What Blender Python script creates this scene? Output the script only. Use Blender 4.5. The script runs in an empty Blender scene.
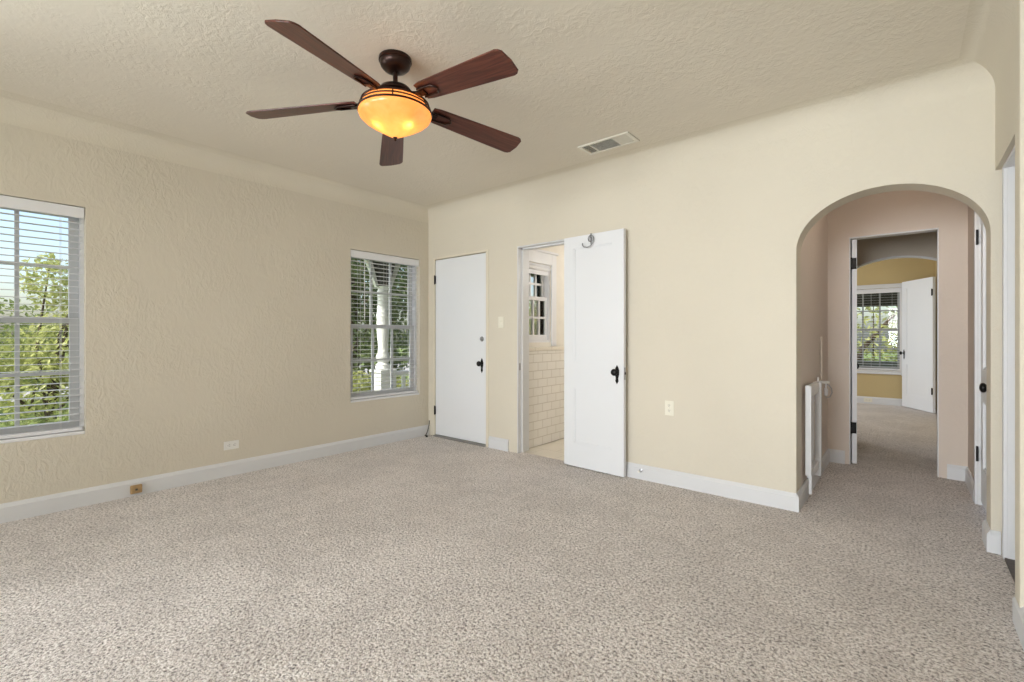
import bpy, bmesh, math, random
import numpy as np
from mathutils import Vector, Matrix

random.seed(7)
rng = np.random.default_rng(7)
scene = bpy.context.scene
COL = scene.collection
PI = math.pi

# ------------------------------------------------------------------ camera
cam_data = bpy.data.cameras.new('camera')
cam = bpy.data.objects.new('camera', cam_data)
COL.objects.link(cam)
cam.location = (0.0, 0.0, 1.159)
cam.rotation_euler = (PI / 2, 0, math.radians(40.07))
cam_data.sensor_width = 36.0
cam_data.lens = 468.5 * 36.0 / 1024.0
cam_data.shift_y = -5.0 / 1024.0
cam_data.clip_start = 0.05
cam_data.clip_end = 300
scene.camera = cam

# ------------------------------------------------------------------ view
scene.view_settings.view_transform = 'Standard'
scene.view_settings.look = 'None'
scene.view_settings.gamma = 1.0
scene.view_settings.use_curve_mapping = False
scene.view_settings.exposure = 0.0
scene.cycles.use_denoising = True
scene.cycles.max_bounces = 10
scene.cycles.diffuse_bounces = 6
scene.cycles.transparent_max_bounces = 24
scene.cycles.sample_clamp_indirect = 6.0

# ------------------------------------------------------------------ sky, sun, added fill lamps
world = bpy.data.worlds.new('sky')
scene.world = world
world.use_nodes = True
wn = world.node_tree
wn.nodes.clear()
wo = wn.nodes.new('ShaderNodeOutputWorld')
bg = wn.nodes.new('ShaderNodeBackground')
sky = wn.nodes.new('ShaderNodeTexSky')
sky.sky_type = 'NISHITA'
sky.sun_disc = False
sky.sun_elevation = math.radians(48)
sky.sun_rotation = math.radians(189)
sky.air_density = 1.0
sky.dust_density = 3.0
sky.ozone_density = 1.0
bg.inputs['Strength'].default_value = 0.34
wn.links.new(sky.outputs[0], bg.inputs[0])
wn.links.new(bg.outputs[0], wo.inputs[0])


def add_light(name, kind, loc, energy, color=(1, 1, 1), rot=(0, 0, 0), size=(1, 1), radius=0.02, spread=180):
    d = bpy.data.lights.new(name, kind)
    d.energy = energy
    d.color = color
    if kind == 'AREA':
        d.shape = 'RECTANGLE'
        d.size, d.size_y = size
        d.spread = math.radians(spread)
    elif kind == 'POINT':
        d.shadow_soft_size = radius
    o = bpy.data.objects.new(name, d)
    COL.objects.link(o)
    o.location = loc
    o.rotation_euler = rot
    return o


sun = add_light('sun', 'SUN', (-8, -12, 12), 4.2, (1.0, 0.95, 0.86), (math.radians(50), 0, math.radians(-9)))
sun.data.angle = math.radians(1.0)
FILL_TINT = (0.91, 0.955, 1.0)
# fill lamps added at unseen openings behind the camera, standing in for daylight
add_light('rear_fill_lamp', 'AREA', (-2.9, -3.54, 1.5), 50, FILL_TINT, (math.radians(92), 0, 0), (1.6, 1.5), spread=120)
add_light('rear_fill_lamp', 'AREA', (-0.7, -3.54, 1.5), 54, FILL_TINT, (math.radians(91), 0, 0), (1.5, 1.5), spread=85)
# fill lamp added at an unseen left opening to brighten floor and ceiling
add_light('side_fill_lamp', 'AREA', (-4.5, -1.0, 1.3), 92, FILL_TINT, (math.radians(96), 0, -PI / 2), (0.8, 1.5))
# lamps added out of view to brighten the far room, hall and bathroom
add_light('far_room_fill_lamp', 'AREA', (-2.72, 8.4, 1.35), 52, FILL_TINT, (PI / 2, 0, -PI / 2), (1.4, 1.4))
add_light('hall_fill_lamp', 'POINT', (0.22, 3.95, 2.4), 5.0, (1.0, 0.93, 0.84), radius=0.1)
add_light('bathroom_fill_lamp', 'POINT', (-1.95, 5.0, 2.0), 19, (1.0, 0.98, 0.95), radius=0.12)

# ------------------------------------------------------------------ helpers


def srgb(r, g, b):
    def f(c):
        c /= 255.0
        return c / 12.92 if c <= 0.04045 else ((c + 0.055) / 1.055) ** 2.4
    return (f(r), f(g), f(b), 1.0)


class NT:
    def __init__(self, name):
        self.m = bpy.data.materials.new(name)
        self.m.use_nodes = True
        self.t = self.m.node_tree
        self.p = self.t.nodes['Principled BSDF']
        self.out = self.t.nodes['Material Output']

    def n(self, typ, **kw):
        nd = self.t.nodes.new(typ)
        for k, v in kw.items():
            setattr(nd, k, v)
        return nd

    def l(self, a, b):
        self.t.links.new(a, b)

    def coords(self, scale=(1, 1, 1)):
        tc = self.n('ShaderNodeTexCoord')
        mp = self.n('ShaderNodeMapping')
        mp.inputs['Scale'].default_value = scale
        self.l(tc.outputs['Object'], mp.inputs['Vector'])
        return mp.outputs[0]

    def noise(self, vec, scale, detail=3, rough=0.5, dist=0.0):
        nd = self.n('ShaderNodeTexNoise')
        nd.inputs['Scale'].default_value = scale
        nd.inputs['Detail'].default_value = detail
        nd.inputs['Roughness'].default_value = rough
        nd.inputs['Distortion'].default_value = dist
        self.l(vec, nd.inputs['Vector'])
        return nd.outputs['Fac']

    def ramp(self, fac, stops):
        nd = self.n('ShaderNodeValToRGB')
        e = nd.color_ramp.elements
        while len(e) < len(stops):
            e.new(0.5)
        for el, (p, c) in zip(e, stops):
            el.position = p
            el.color = c
        self.l(fac, nd.inputs[0])
        return nd.outputs[0]

    def math(self, op, a, b):
        nd = self.n('ShaderNodeMath', operation=op)
        for i, v in enumerate((a, b)):
            if isinstance(v, (int, float)):
                nd.inputs[i].default_value = v
            else:
                self.l(v, nd.inputs[i])
        return nd.outputs[0]

    def bump(self, height, strength, distance):
        nd = self.n('ShaderNodeBump')
        nd.inputs['Strength'].default_value = strength
        nd.inputs['Distance'].default_value = distance
        self.l(height, nd.inputs['Height'])
        self.l(nd.outputs[0], self.p.inputs['Normal'])
        return nd


def shade(c, k):
    return (min(1, c[0] * k), min(1, c[1] * k), min(1, c[2] * k), 1.0)


def simple(name, c, rough=0.5, metal=0.0, vary=0.04, scale=9.0, bump=0.0, spec=0.5):
    """paint, metal or plastic with a faint procedural mottling"""
    b = NT(name)
    v = b.coords()
    f = b.noise(v, scale, 3)
    b.l(b.ramp(f, [(0.25, shade(c, 1 - vary)), (0.75, shade(c, 1 + vary))]), b.p.inputs['Base Color'])
    b.p.inputs['Roughness'].default_value = rough
    b.p.inputs['Metallic'].default_value = metal
    b.p.inputs['Specular IOR Level'].default_value = spec
    if bump:
        b.bump(b.noise(v, scale * 14, 2), bump, 0.002)
    return b.m


def plaster(name, c, strength=0.5, stroke=(1, 1, 0.6), vary=0.025):
    """hand-trowelled plaster: swirls in patches with smooth areas in between"""
    b = NT(name)
    v = b.coords(stroke)
    swirl = b.noise(v, 21, 3, 0.55, 1.4)
    fine = b.noise(v, 42, 3, 0.6, 1.2)
    patch = b.noise(b.coords(), 1.7, 2)
    mask = b.ramp(patch, [(0.38, (0.15, 0.15, 0.15, 1)), (0.62, (1, 1, 1, 1))])
    h = b.math('ADD', b.math('MULTIPLY', b.math('POWER', swirl, 1.6), 1.0), b.math('MULTIPLY', fine, 0.35))
    h = b.math('MULTIPLY', h, mask)
    b.bump(h, strength, 0.028)
    b.l(b.ramp(b.noise(b.coords(), 1.1, 3), [(0.3, shade(c, 1 - vary)), (0.7, shade(c, 1 + vary))]), b.p.inputs['Base Color'])
    b.p.inputs['Roughness'].default_value = 0.82
    b.p.inputs['Specular IOR Level'].default_value = 0.2
    return b.m


def carpet_material():
    b = NT('carpet')
    v = b.coords()
    vo = b.n('ShaderNodeTexVoronoi')
    vo.inputs['Scale'].default_value = 105
    b.l(v, vo.inputs['Vector'])
    n1 = b.noise(v, 80, 4, 0.78, 0.4)
    n2 = b.noise(v, 2.1, 3, 0.6)
    n3 = b.noise(v, 9, 3, 0.6)
    yarn_and_gaps = b.ramp(n1, [(0.35, srgb(56, 47, 41)), (0.435, srgb(168, 155, 147)), (0.505, srgb(230, 219, 212)), (0.61, srgb(252, 247, 243))])  # mixed yarn tones; the darkest also paints shade between the tufts
    mott = b.ramp(b.math('ADD', b.math('MULTIPLY', n2, 0.6), b.math('MULTIPLY', n3, 0.4)), [(0.42, (0.84, 0.83, 0.82, 1)), (0.57, (1, 1, 1, 1))])
    mx = b.n('ShaderNodeMix', data_type='RGBA', blend_type='MULTIPLY')
    mx.inputs['Factor'].default_value = 1.0
    b.l(yarn_and_gaps, mx.inputs['A'])
    b.l(mott, mx.inputs['B'])
    b.l(mx.outputs['Result'], b.p.inputs['Base Color'])
    h = b.math('ADD', b.math('MULTIPLY', vo.outputs['Distance'], -0.6), n1)
    b.bump(h, 0.9, 0.012)
    b.p.inputs['Roughness'].default_value = 1.0
    b.p.inputs['Specular IOR Level'].default_value = 0.05
    b.p.inputs['Sheen Weight'].default_value = 0.55
    b.p.inputs['Sheen Roughness'].default_value = 0.5
    return b.m


def wood_material(name, dark, mid, light, rough=0.4):
    b = NT(name)
    v = b.coords((1.2, 16, 16))
    g = b.noise(v, 3.2, 5, 0.6, 0.8)
    f = b.noise(b.coords((3, 90, 90)), 2.0, 3, 0.6)
    s = b.math('ADD', b.math('MULTIPLY', g, 0.7), b.math('MULTIPLY', f, 0.3))
    b.l(b.ramp(s, [(0.34, dark), (0.5, mid), (0.66, light)]), b.p.inputs['Base Color'])
    b.p.inputs['Roughness'].default_value = rough
    b.bump(s, 0.08, 0.002)
    return b.m


def glass_material():
    b = NT('window_glass')
    b.t.nodes.remove(b.p)
    tr = b.n('ShaderNodeBsdfTransparent')
    gl = b.n('ShaderNodeBsdfGlossy')
    gl.inputs['Roughness'].default_value = 0.02
    lw = b.n('ShaderNodeFresnel')
    lw.inputs['IOR'].default_value = 1.25
    mx = b.n('ShaderNodeMixShader')
    tint = b.noise(b.coords(), 3.0, 1)
    b.l(b.ramp(tint, [(0.0, (0.95, 0.97, 0.96, 1)), (1.0, (0.97, 0.98, 0.98, 1))]), tr.inputs[0])
    b.l(lw.outputs[0], mx.inputs[0])
    b.l(tr.outputs[0], mx.inputs[1])
    b.l(gl.outputs[0], mx.inputs[2])
    b.l(mx.outputs[0], b.out.inputs[0])
    return b.m


def amber_glass():
    b = NT('amber_glass')
    b.t.nodes.remove(b.p)
    cl = b.ramp(b.noise(b.coords(), 16, 3, 0.6, 0.8), [(0.3, (1.0, 0.43, 0.12, 1)), (0.7, (1.0, 0.49, 0.17, 1))])
    tl = b.n('ShaderNodeBsdfTranslucent')
    df = b.n('ShaderNodeBsdfDiffuse')
    gl = b.n('ShaderNodeBsdfGlossy')
    gl.inputs['Roughness'].default_value = 0.25
    em = b.n('ShaderNodeEmission')
    em.inputs['Strength'].default_value = 0.45
    for s in (tl, df, em):
        b.l(cl, s.inputs[0])
    m1 = b.n('ShaderNodeMixShader')
    m1.inputs[0].default_value = 0.25
    b.l(tl.outputs[0], m1.inputs[1])
    b.l(df.outputs[0], m1.inputs[2])
    m2 = b.n('ShaderNodeMixShader')
    m2.inputs[0].default_value = 0.05
    b.l(m1.outputs[0], m2.inputs[1])
    b.l(gl.outputs[0], m2.inputs[2])
    ad = b.n('ShaderNodeAddShader')
    b.l(m2.outputs[0], ad.inputs[0])
    b.l(em.outputs[0], ad.inputs[1])
    b.l(ad.outputs[0], b.out.inputs[0])
    return b.m


def leaf_material(name, c0, c1, c2):
    b = NT(name)
    b.t.nodes.remove(b.p)
    cl = b.ramp(b.noise(b.coords(), 7.0, 4, 0.8), [(0.3, c0), (0.5, c1), (0.7, c2)])
    df = b.n('ShaderNodeBsdfDiffuse')
    tl = b.n('ShaderNodeBsdfTranslucent')
    mx = b.n('ShaderNodeMixShader')
    mx.inputs[0].default_value = 0.4
    b.l(cl, df.inputs[0])
    b.l(cl, tl.inputs[0])
    b.l(df.outputs[0], mx.inputs[1])
    b.l(tl.outputs[0], mx.inputs[2])
    b.l(mx.outputs[0], b.out.inputs[0])
    return b.m


def tile_material(name, c, grout, sx, sz, axis):
    """glazed brick-bond tile; axis = which world axis runs along the wall"""
    b = NT(name)
    tc = b.n('ShaderNodeTexCoord')
    sp = b.n('ShaderNodeSeparateXYZ')
    b.l(tc.outputs['Object'], sp.inputs[0])
    cb = b.n('ShaderNodeCombineXYZ')
    b.l(sp.outputs['Y' if axis == 'y' else 'X'], cb.inputs[0])
    b.l(sp.outputs['Y' if axis == 'xy' else 'Z'], cb.inputs[1])
    br = b.n('ShaderNodeTexBrick')
    br.inputs['Scale'].default_value = 1.0
    br.inputs['Brick Width'].default_value = sx
    br.inputs['Row Height'].default_value = sz
    br.inputs['Mortar Size'].default_value = 0.004
    br.inputs['Mortar Smooth'].default_value = 0.3
    br.inputs['Color1'].default_value = c
    br.inputs['Color2'].default_value = shade(c, 0.96)
    br.inputs['Mortar'].default_value = grout
    b.l(cb.outputs[0], br.inputs['Vector'])
    b.l(br.outputs['Color'], b.p.inputs['Base Color'])
    b.bump(b.math('MULTIPLY', br.outputs['Fac'], -1.0), 0.6, 0.004)
    b.p.inputs['Roughness'].default_value = 0.2
    return b.m


M = {}
M['wall'] = plaster('cream_plaster', (0.67, 0.62, 0.52, 1), 0.2)
M['wall_rough'] = plaster('cream_plaster_trowelled', (0.64, 0.59, 0.495, 1), 0.3, (1, 1, 0.55))
M['ceiling'] = plaster('ceiling_plaster', (0.72, 0.67, 0.575, 1), 0.2, (1, 1, 1))
M['hall'] = plaster('hall_plaster', (0.68, 0.60, 0.53, 1), 0.2)
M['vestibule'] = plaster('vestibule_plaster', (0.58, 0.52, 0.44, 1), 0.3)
M['yellow'] = plaster('yellow_plaster', (0.54, 0.425, 0.225, 1), 0.15)
M['bath'] = simple('bathroom_paint', srgb(230, 225, 216), 0.5)
M['white'] = simple('white_paint', (0.76, 0.765, 0.79, 1), 0.38, vary=0.015, scale=3)
M['door'] = simple('white_door_paint', (0.76, 0.775, 0.80, 1), 0.42, vary=0.012, scale=2)
M['trim'] = simple('white_trim_paint', (0.68, 0.685, 0.70, 1), 0.4, vary=0.015, scale=3)
M['cream_trim'] = simple('cream_trim_paint', (0.72, 0.66, 0.54, 1), 0.5, vary=0.02, scale=3)
M['sash'] = simple('backlit_sash_paint', (0.58, 0.59, 0.60, 1), 0.4, vary=0.03)  # white sash greyed, its backlit shade put into the colour
M['slat'] = simple('blind_slat', (0.76, 0.765, 0.79, 1), 0.45, vary=0.015)
M['cord'] = simple('cord', (0.75, 0.74, 0.72, 1), 0.8)
M['black'] = simple('black_iron', (0.012, 0.011, 0.011, 1), 0.35, 0.6)
M['bronze'] = simple('dark_bronze', (0.035, 0.018, 0.014, 1), 0.32, 0.75, vary=0.2)
M['chrome'] = simple('dull_chrome', (0.42, 0.42, 0.44, 1), 0.3, 0.9)
M['silver'] = simple('silver_hook_metal', (0.33, 0.33, 0.35, 1), 0.32, 0.9)
M['alu'] = simple('aluminium', (0.36, 0.35, 0.34, 1), 0.4, 0.8)
M['plastic'] = simple('ivory_plastic', (0.80, 0.77, 0.66, 1), 0.35, vary=0.01)
M['white_plastic'] = simple('white_plastic', (0.78, 0.77, 0.74, 1), 0.35, vary=0.01)
M['slot'] = simple('slot_dark', (0.05, 0.045, 0.04, 1), 0.6)
M['jackwood'] = simple('tan_plastic', (0.40, 0.26, 0.12, 1), 0.5, vary=0.15, scale=40)
M['vent'] = simple('vent_enamel', (0.72, 0.70, 0.63, 1), 0.45)
M['ventdark'] = simple('duct_dark', (0.10, 0.10, 0.095, 1), 0.7)
M['carpet'] = carpet_material()
M['blade'] = wood_material('walnut_blade', srgb(48, 20, 14), srgb(82, 40, 30), srgb(110, 62, 48), 0.3)
M['threshold_dark'] = wood_material('dark_threshold', srgb(45, 35, 30), srgb(66, 54, 46), srgb(84, 70, 60), 0.5)
M['glass'] = glass_material()
M['amber'] = amber_glass()
M['tile'] = tile_material('cream_wall_tile', srgb(234, 230, 223), srgb(206, 199, 188), 0.165, 0.088, 'y')
M['floor_tile'] = tile_material('bathroom_floor_tile', srgb(228, 221, 208), srgb(204, 196, 182), 0.3, 0.3, 'xy')
M['grass'] = simple('lawn_grass', srgb(118, 136, 66), 0.95, vary=0.3, scale=30, bump=0.5)
M['road'] = simple('pale_asphalt', srgb(176, 172, 166), 0.9, vary=0.06)
M['porch_floor'] = simple('porch_concrete', srgb(150, 148, 142), 0.8, vary=0.06)
M['porch_dark'] = simple('dark_porch_boards', srgb(70, 70, 64), 0.6, vary=0.15, scale=25)
M['porch_white'] = simple('porch_white_paint', (0.86, 0.87, 0.85, 1), 0.5, vary=0.02)
M['bark'] = simple('bark', srgb(78, 66, 52), 0.95, vary=0.3, scale=25, bump=0.6)
M['leaf_light'] = leaf_material('light_leaves', srgb(122, 132, 74), srgb(182, 186, 118), srgb(232, 230, 182))
M['leaf_mid'] = leaf_material('mid_leaves', srgb(92, 108, 58), srgb(146, 158, 98), srgb(206, 210, 156))
M['leaf_dark'] = leaf_material('dark_leaves', srgb(58, 72, 44), srgb(104, 118, 76), srgb(184, 190, 146))


class MB:
    """collects shapes into one mesh"""

    def __init__(self):
        self.b = bmesh.new()

    def face(self, pts):
        return self.b.faces.new([self.b.verts.new(p) for p in pts])

    def box(self, x0, x1, y0, y1, z0, z1, mat=None):
        v = []
        for x in (x0, x1):
            for y in (y0, y1):
                for z in (z0, z1):
                    p = Vector((x, y, z))
                    v.append(self.b.verts.new(mat @ p if mat else p))
        for f in ((0, 1, 3, 2), (4, 6, 7, 5), (0, 4, 5, 1), (2, 3, 7, 6), (0, 2, 6, 4), (1, 5, 7, 3)):
            self.b.faces.new([v[i] for i in f])
        return self

    def prism(self, poly, vec, mat=None):
        """closed polygon (list of 3-D points) swept along vec"""
        vec = Vector(vec)
        a = [Vector(p) for p in poly]
        c = [p + vec for p in a]
        if mat:
            a = [mat @ p for p in a]
            c = [mat @ p for p in c]
        va = [self.b.verts.new(p) for p in a]
        vc = [self.b.verts.new(p) for p in c]
        n = len(a)
        self.b.faces.new(va[::-1])
        self.b.faces.new(vc)
        for i in range(n):
            self.b.faces.new((va[i], va[(i + 1) % n], vc[(i + 1) % n], vc[i]))
        return self

    def lathe(self, prof, mat=None, seg=32, cap=True):
        rings = []
        for r, z in prof:
            ring = []
            for k in range(seg):
                a = 2 * PI * k / seg
                p = Vector((r * math.cos(a), r * math.sin(a), z))
                ring.append(self.b.verts.new(mat @ p if mat else p))
            rings.append(ring)
        for a, c in zip(rings, rings[1:]):
            for k in range(seg):
                self.b.faces.new((a[k], a[(k + 1) % seg], c[(k + 1) % seg], c[k]))
        if cap:
            self.b.faces.new(rings[0][::-1])
            self.b.faces.new(rings[-1])
        return self

    def tube(self, pts, r, seg=8, closed=False, mat=None):
        pts = [Vector(p) for p in pts]
        if mat:
            pts = [mat @ p for p in pts]
        n = len(pts)
        rad = r if isinstance(r, (list, tuple)) else [r] * n
        rings = []
        up = Vector((0.123, 0.271, 0.954))
        for i, p in enumerate(pts):
            if closed:
                d = pts[(i + 1) % n] - pts[i - 1]
            else:
                d = pts[min(i + 1, n - 1)] - pts[max(i - 1, 0)]
            d.normalize()
            a = d.cross(up)
            if a.length < 1e-3:
                a = d.cross(Vector((1, 0, 0)))
            a.normalize()
            up2 = a.cross(d).normalized()
            up = up2
            rings.append([self.b.verts.new(p + (a * math.cos(2 * PI * k / seg) + up2 * math.sin(2 * PI * k / seg)) * rad[i]) for k in range(seg)])
        pairs = list(zip(rings, rings[1:])) + ([(rings[-1], rings[0])] if closed else [])
        for a, c in pairs:
            for k in range(seg):
                self.b.faces.new((a[k], a[(k + 1) % seg], c[(k + 1) % seg], c[k]))
        if not closed:
            self.b.faces.new(rings[0][::-1])
            self.b.faces.new(rings[-1])
        return self

    def build(self, name, mat, parent=None, smooth=None, bevel=0.0, kind=None):
        bmesh.ops.recalc_face_normals(self.b, faces=self.b.faces)
        me = bpy.data.meshes.new(name)
        self.b.to_mesh(me)
        self.b.free()
        me.materials.append(mat)
        if smooth is not None:
            for p in me.polygons:
                p.use_smooth = True
            me.set_sharp_from_angle(angle=math.radians(smooth))
        o = bpy.data.objects.new(name, me)
        COL.objects.link(o)
        if parent:
            o.parent = parent
        if bevel:
            md = o.modifiers.new('bevel', 'BEVEL')
            md.width = bevel
            md.segments = 2
            md.limit_method = 'ANGLE'
            md.angle_limit = math.radians(50)
        if kind:
            o['kind'] = kind
        return o


def raw_mesh(name, verts, faces, mat, parent=None):
    me = bpy.data.meshes.new(name)
    me.from_pydata([tuple(v) for v in verts], [], faces)
    me.materials.append(mat)
    o = bpy.data.objects.new(name, me)
    COL.objects.link(o)
    if parent:
        o.parent = parent
    return o


def empty(name, loc=(0, 0, 0), rz=0.0, label=None, cat=None, group=None, kind=None):
    o = bpy.data.objects.new(name, None)
    COL.objects.link(o)
    o.empty_display_size = 0.1
    o.location = loc
    o.rotation_euler = (0, 0, rz)
    return tag(o, label, cat, group, kind)


def tag(o, label=None, cat=None, group=None, kind=None):
    if label:
        o['label'] = label
    if cat:
        o['category'] = cat
    if group:
        o['group'] = group
    if kind:
        o['kind'] = kind
    return o


def copy_tree(o, parent=None):
    c = o.copy()
    COL.objects.link(c)
    c.parent = parent
    for ch in list(o.children):
        copy_tree(ch, c)
    return c


def wall_x(mb, x0, x1, y0, y1, z0, z1, holes):
    """wall lying along y, thick in x; holes = (y0, y1, z0, z1) sorted by y, not overlapping"""
    cur = y0
    for a, b_, c, d in holes:
        mb.box(x0, x1, cur, a, z0, z1)
        if c > z0:
            mb.box(x0, x1, a, b_, z0, c)
        if d < z1:
            mb.box(x0, x1, a, b_, d, z1)
        cur = b_
    mb.box(x0, x1, cur, y1, z0, z1)


def wall_y(mb, y0, y1, x0, x1, z0, z1, holes):
    cur = x0
    for h in holes:
        if h[0] == 'arch':
            _, cx, hw, spring, rise = h
            mb.box(cur, cx - hw, y0, y1, z0, z1)
            N = 40
            t = [PI - PI * k / N for k in range(N + 1)]
            pts = [(cx + hw * math.cos(a), spring + rise * math.sin(a)) for a in t]
            for (xa, za), (xb, zb) in zip(pts, pts[1:]):
                mb.prism([(xa, y0, za), (xb, y0, zb), (xb, y0, z1), (xa, y0, z1)], (0, y1 - y0, 0))
            cur = cx + hw
        else:
            a, b_, c, d = h
            mb.box(cur, a, y0, y1, z0, z1)
            if c > z0:
                mb.box(a, b_, y0, y1, z0, c)
            if d < z1:
                mb.box(a, b_, y0, y1, d, z1)
            cur = b_
    mb.box(cur, x1, y0, y1, z0, z1)


BBP = [(0, 0), (0.017, 0), (0.017, 0.094), (0.012, 0.104), (0.006, 0.117), (0, 0.118)]


def skirting(mb, p, q, nrm, prof=BBP):
    """baseboard from p to q (x, y), standing off the wall along nrm"""
    poly = [(p[0] + nrm[0] * d, p[1] + nrm[1] * d, z) for d, z in prof]
    mb.prism(poly, (q[0] - p[0], q[1] - p[1], 0))


# ------------------------------------------------------------------ room shell
LX, BY, H, COVE = -4.297, 3.583, 2.635, 0.15
RX = 0.365
REAR = -3.4
W1 = (-0.305, 0.575, 0.489, 2.04)
W2 = (2.573, 3.452, 0.483, 2.04)
W3 = (-1.42, -0.58, 0.489, 2.04)
ARCH = ('arch', -0.104, 0.452, 1.72, 0.34)

mb = MB()
mb.box(-4.44, 0.66, REAR - 0.14, BY + 0.06, -0.12, 0)
mb.box(-1.5, 1.0, BY + 0.06, 10.24, -0.12, 0)
mb.box(-2.9, -1.5, 6.3, 10.24, -0.12, 0)
mb.build('floor', M['carpet'], kind='structure')
mb = MB()
mb.box(-3.0, -1.5, BY + 0.06, 6.3, -0.12, -0.004)
mb.build('floor_bathroom', M['floor_tile'], kind='structure')

mb = MB()
wall_x(mb, LX - 0.14, LX, REAR - 0.14, BY + 0.17, -0.12, H + 0.04, [W3, W1, W2])
mb.build('wall_left', M['wall_rough'], kind='structure')

mb = MB()
wall_y(mb, BY, BY + 0.17, LX, 0.66, -0.12, H + 0.04,
       [(-4.185, -3.366, -0.12, 2.045), (-2.942, -2.345, -0.12, 2.045), ARCH])
mb.build('wall_back', M['wall'], kind='structure')

mb = MB()
wall_x(mb, RX, RX + 0.16, REAR - 0.14, 2.77, -0.12, H + 0.04, [])
mb.box(RX, RX + 0.16, 2.77, BY, 2.045, H + 0.04)
mb.build('wall_right', M['wall'], kind='structure')

mb = MB()
wall_y(mb, REAR - 0.14, REAR, LX, RX, -0.12, H + 0.04, [(-3.7, -2.1, 0.6, 2.3), (-1.6, 0.0, 0.6, 2.3)])
mb.build('wall_rear', M['wall'], kind='structure')

# coved ceiling: rings of the room's rectangle running inwards and up
rings = []
for k in range(13):
    a = (PI / 2) * k / 12
    d = COVE * (1 - math.cos(a))
    z = H - COVE + COVE * math.sin(a)
    rings.append([(LX + d, REAR + d, z), (RX - d, REAR + d, z), (RX - d, BY - d, z), (LX + d, BY - d, z)])
verts, faces = [], []
for r_ in rings:
    verts += r_
for k in range(12):
    for i in range(4):
        j = (i + 1) % 4
        faces.append((4 * k + i, 4 * k + j, 4 * k + 4 + j, 4 * k + 4 + i))
faces.append((48, 49, 50, 51))
o = raw_mesh('ceiling', verts, faces, M['wall'])
o.data.materials.append(M['ceiling'])
o.data.polygons[48].material_index = 1
for p in o.data.polygons:
    p.use_smooth = True
o.data.set_sharp_from_angle(angle=math.radians(30))
o['kind'] = 'structure'
MB().box(-4.6, 1.4, REAR - 4.0, 10.5, H + 0.05, H + 0.2).build('roof_slab', M['porch_dark'], kind='structure')  # house roof; long unseen rear overhang added to keep the sun out

# hall, vestibule, far room, bathroom
HLX, HRX, HEY = -0.556, 0.377, 5.2
mb = MB()
mb.box(HLX - 0.14, HLX, BY + 0.17, HEY, 0, 2.55)
mb.build('wall_hall_left', M['hall'], kind='structure')
mb = MB()
wall_x(mb, HRX, HRX + 0.14, BY + 0.17, HEY, 0, 2.55, [(3.78, 4.53, 0, 2.03)])
mb.build('wall_hall_right', M['hall'], kind='structure')
mb = MB()
wall_y(mb, HEY, HEY + 0.1, -0.95, 0.95, 0, 2.55, [(-0.387, 0.2, 0, 2.043)])
mb.build('wall_hall_end', M['hall'], kind='structure')
MB().box(-0.95, 0.95, BY + 0.17, 6.5, 2.5, 2.6).build('ceiling_hall', M['hall'], kind='structure')
mb = MB()
mb.box(-0.95, -0.85, HEY + 0.1, 6.5, 0, 2.5)
mb.box(0.5, 0.6, HEY + 0.1, 6.5, 0, 2.5)
mb.build('wall_vestibule_sides', M['vestibule'], kind='structure')
mb = MB()
wall_y(mb, 6.5, 6.6, -2.9, 0.6, 0, 2.6, [('arch', -0.07, 0.545, 1.69, 0.325)])
mb.build('wall_vestibule_end', M['vestibule'], kind='structure')
WF = (-0.86, -0.06, 0.56, 1.965)
mb = MB()
wall_y(mb, 10.1, 10.24, -2.9, 0.6, 0, 2.6, [WF])
mb.build('wall_far', M['yellow'], kind='structure')
mb = MB()
wall_x(mb, 0.36, 0.5, 6.6, 10.1, 0, 2.6, [(8.58, 9.40, 0, 2.05)])
mb.build('wall_far_right', M['yellow'], kind='structure')
mb = MB()
wall_x(mb, -2.9, -2.8, 6.6, 10.1, 0, 2.6, [(7.6, 9.2, 0.5, 2.1)])
mb.build('wall_far_left', M['yellow'], kind='structure')
MB().box(-2.9, 0.6, 6.5, 10.24, 2.6, 2.68).build('ceiling_far', M['ceiling'], kind='structure')
MB().box(0.9, 1.0, 8.2, 9.8, 0, 2.6).build('wall_closet', M['yellow'], kind='structure')

BX = -2.985
BW = (3.79, 4.21, 1.09, 1.93)
mb = MB()
wall_x(mb, BX - 0.14, BX, BY + 0.17, 6.3, 0, 2.4, [BW])
mb.build('wall_bathroom_left', M['bath'], kind='structure')
mb = MB()
mb.box(BX, -1.4, 6.2, 6.3, 0, 2.4)
mb.build('wall_bathroom_far', M['bath'], kind='structure')
MB().box(-1.5, -1.4, BY + 0.17, 6.2, 0, 2.4).build('wall_bathroom_right', M['bath'], kind='structure')
MB().box(BX - 0.14, -1.4, BY + 0.17, 6.3, 2.3, 2.42).build('ceiling_bathroom', M['bath'], kind='structure')
mb = MB()
mb.box(BX, BX + 0.012, BY + 0.17, 6.2, 0, 1.0)
mb.build('trim_tile_wainscot', M['tile'], kind='structure')
mb = MB()
mb.box(BX, BX + 0.022, BY + 0.17, 6.2, 1.0, 1.04)
mb.build('trim_tile_cap', M['floor_tile'], kind='structure', bevel=0.006)

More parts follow.
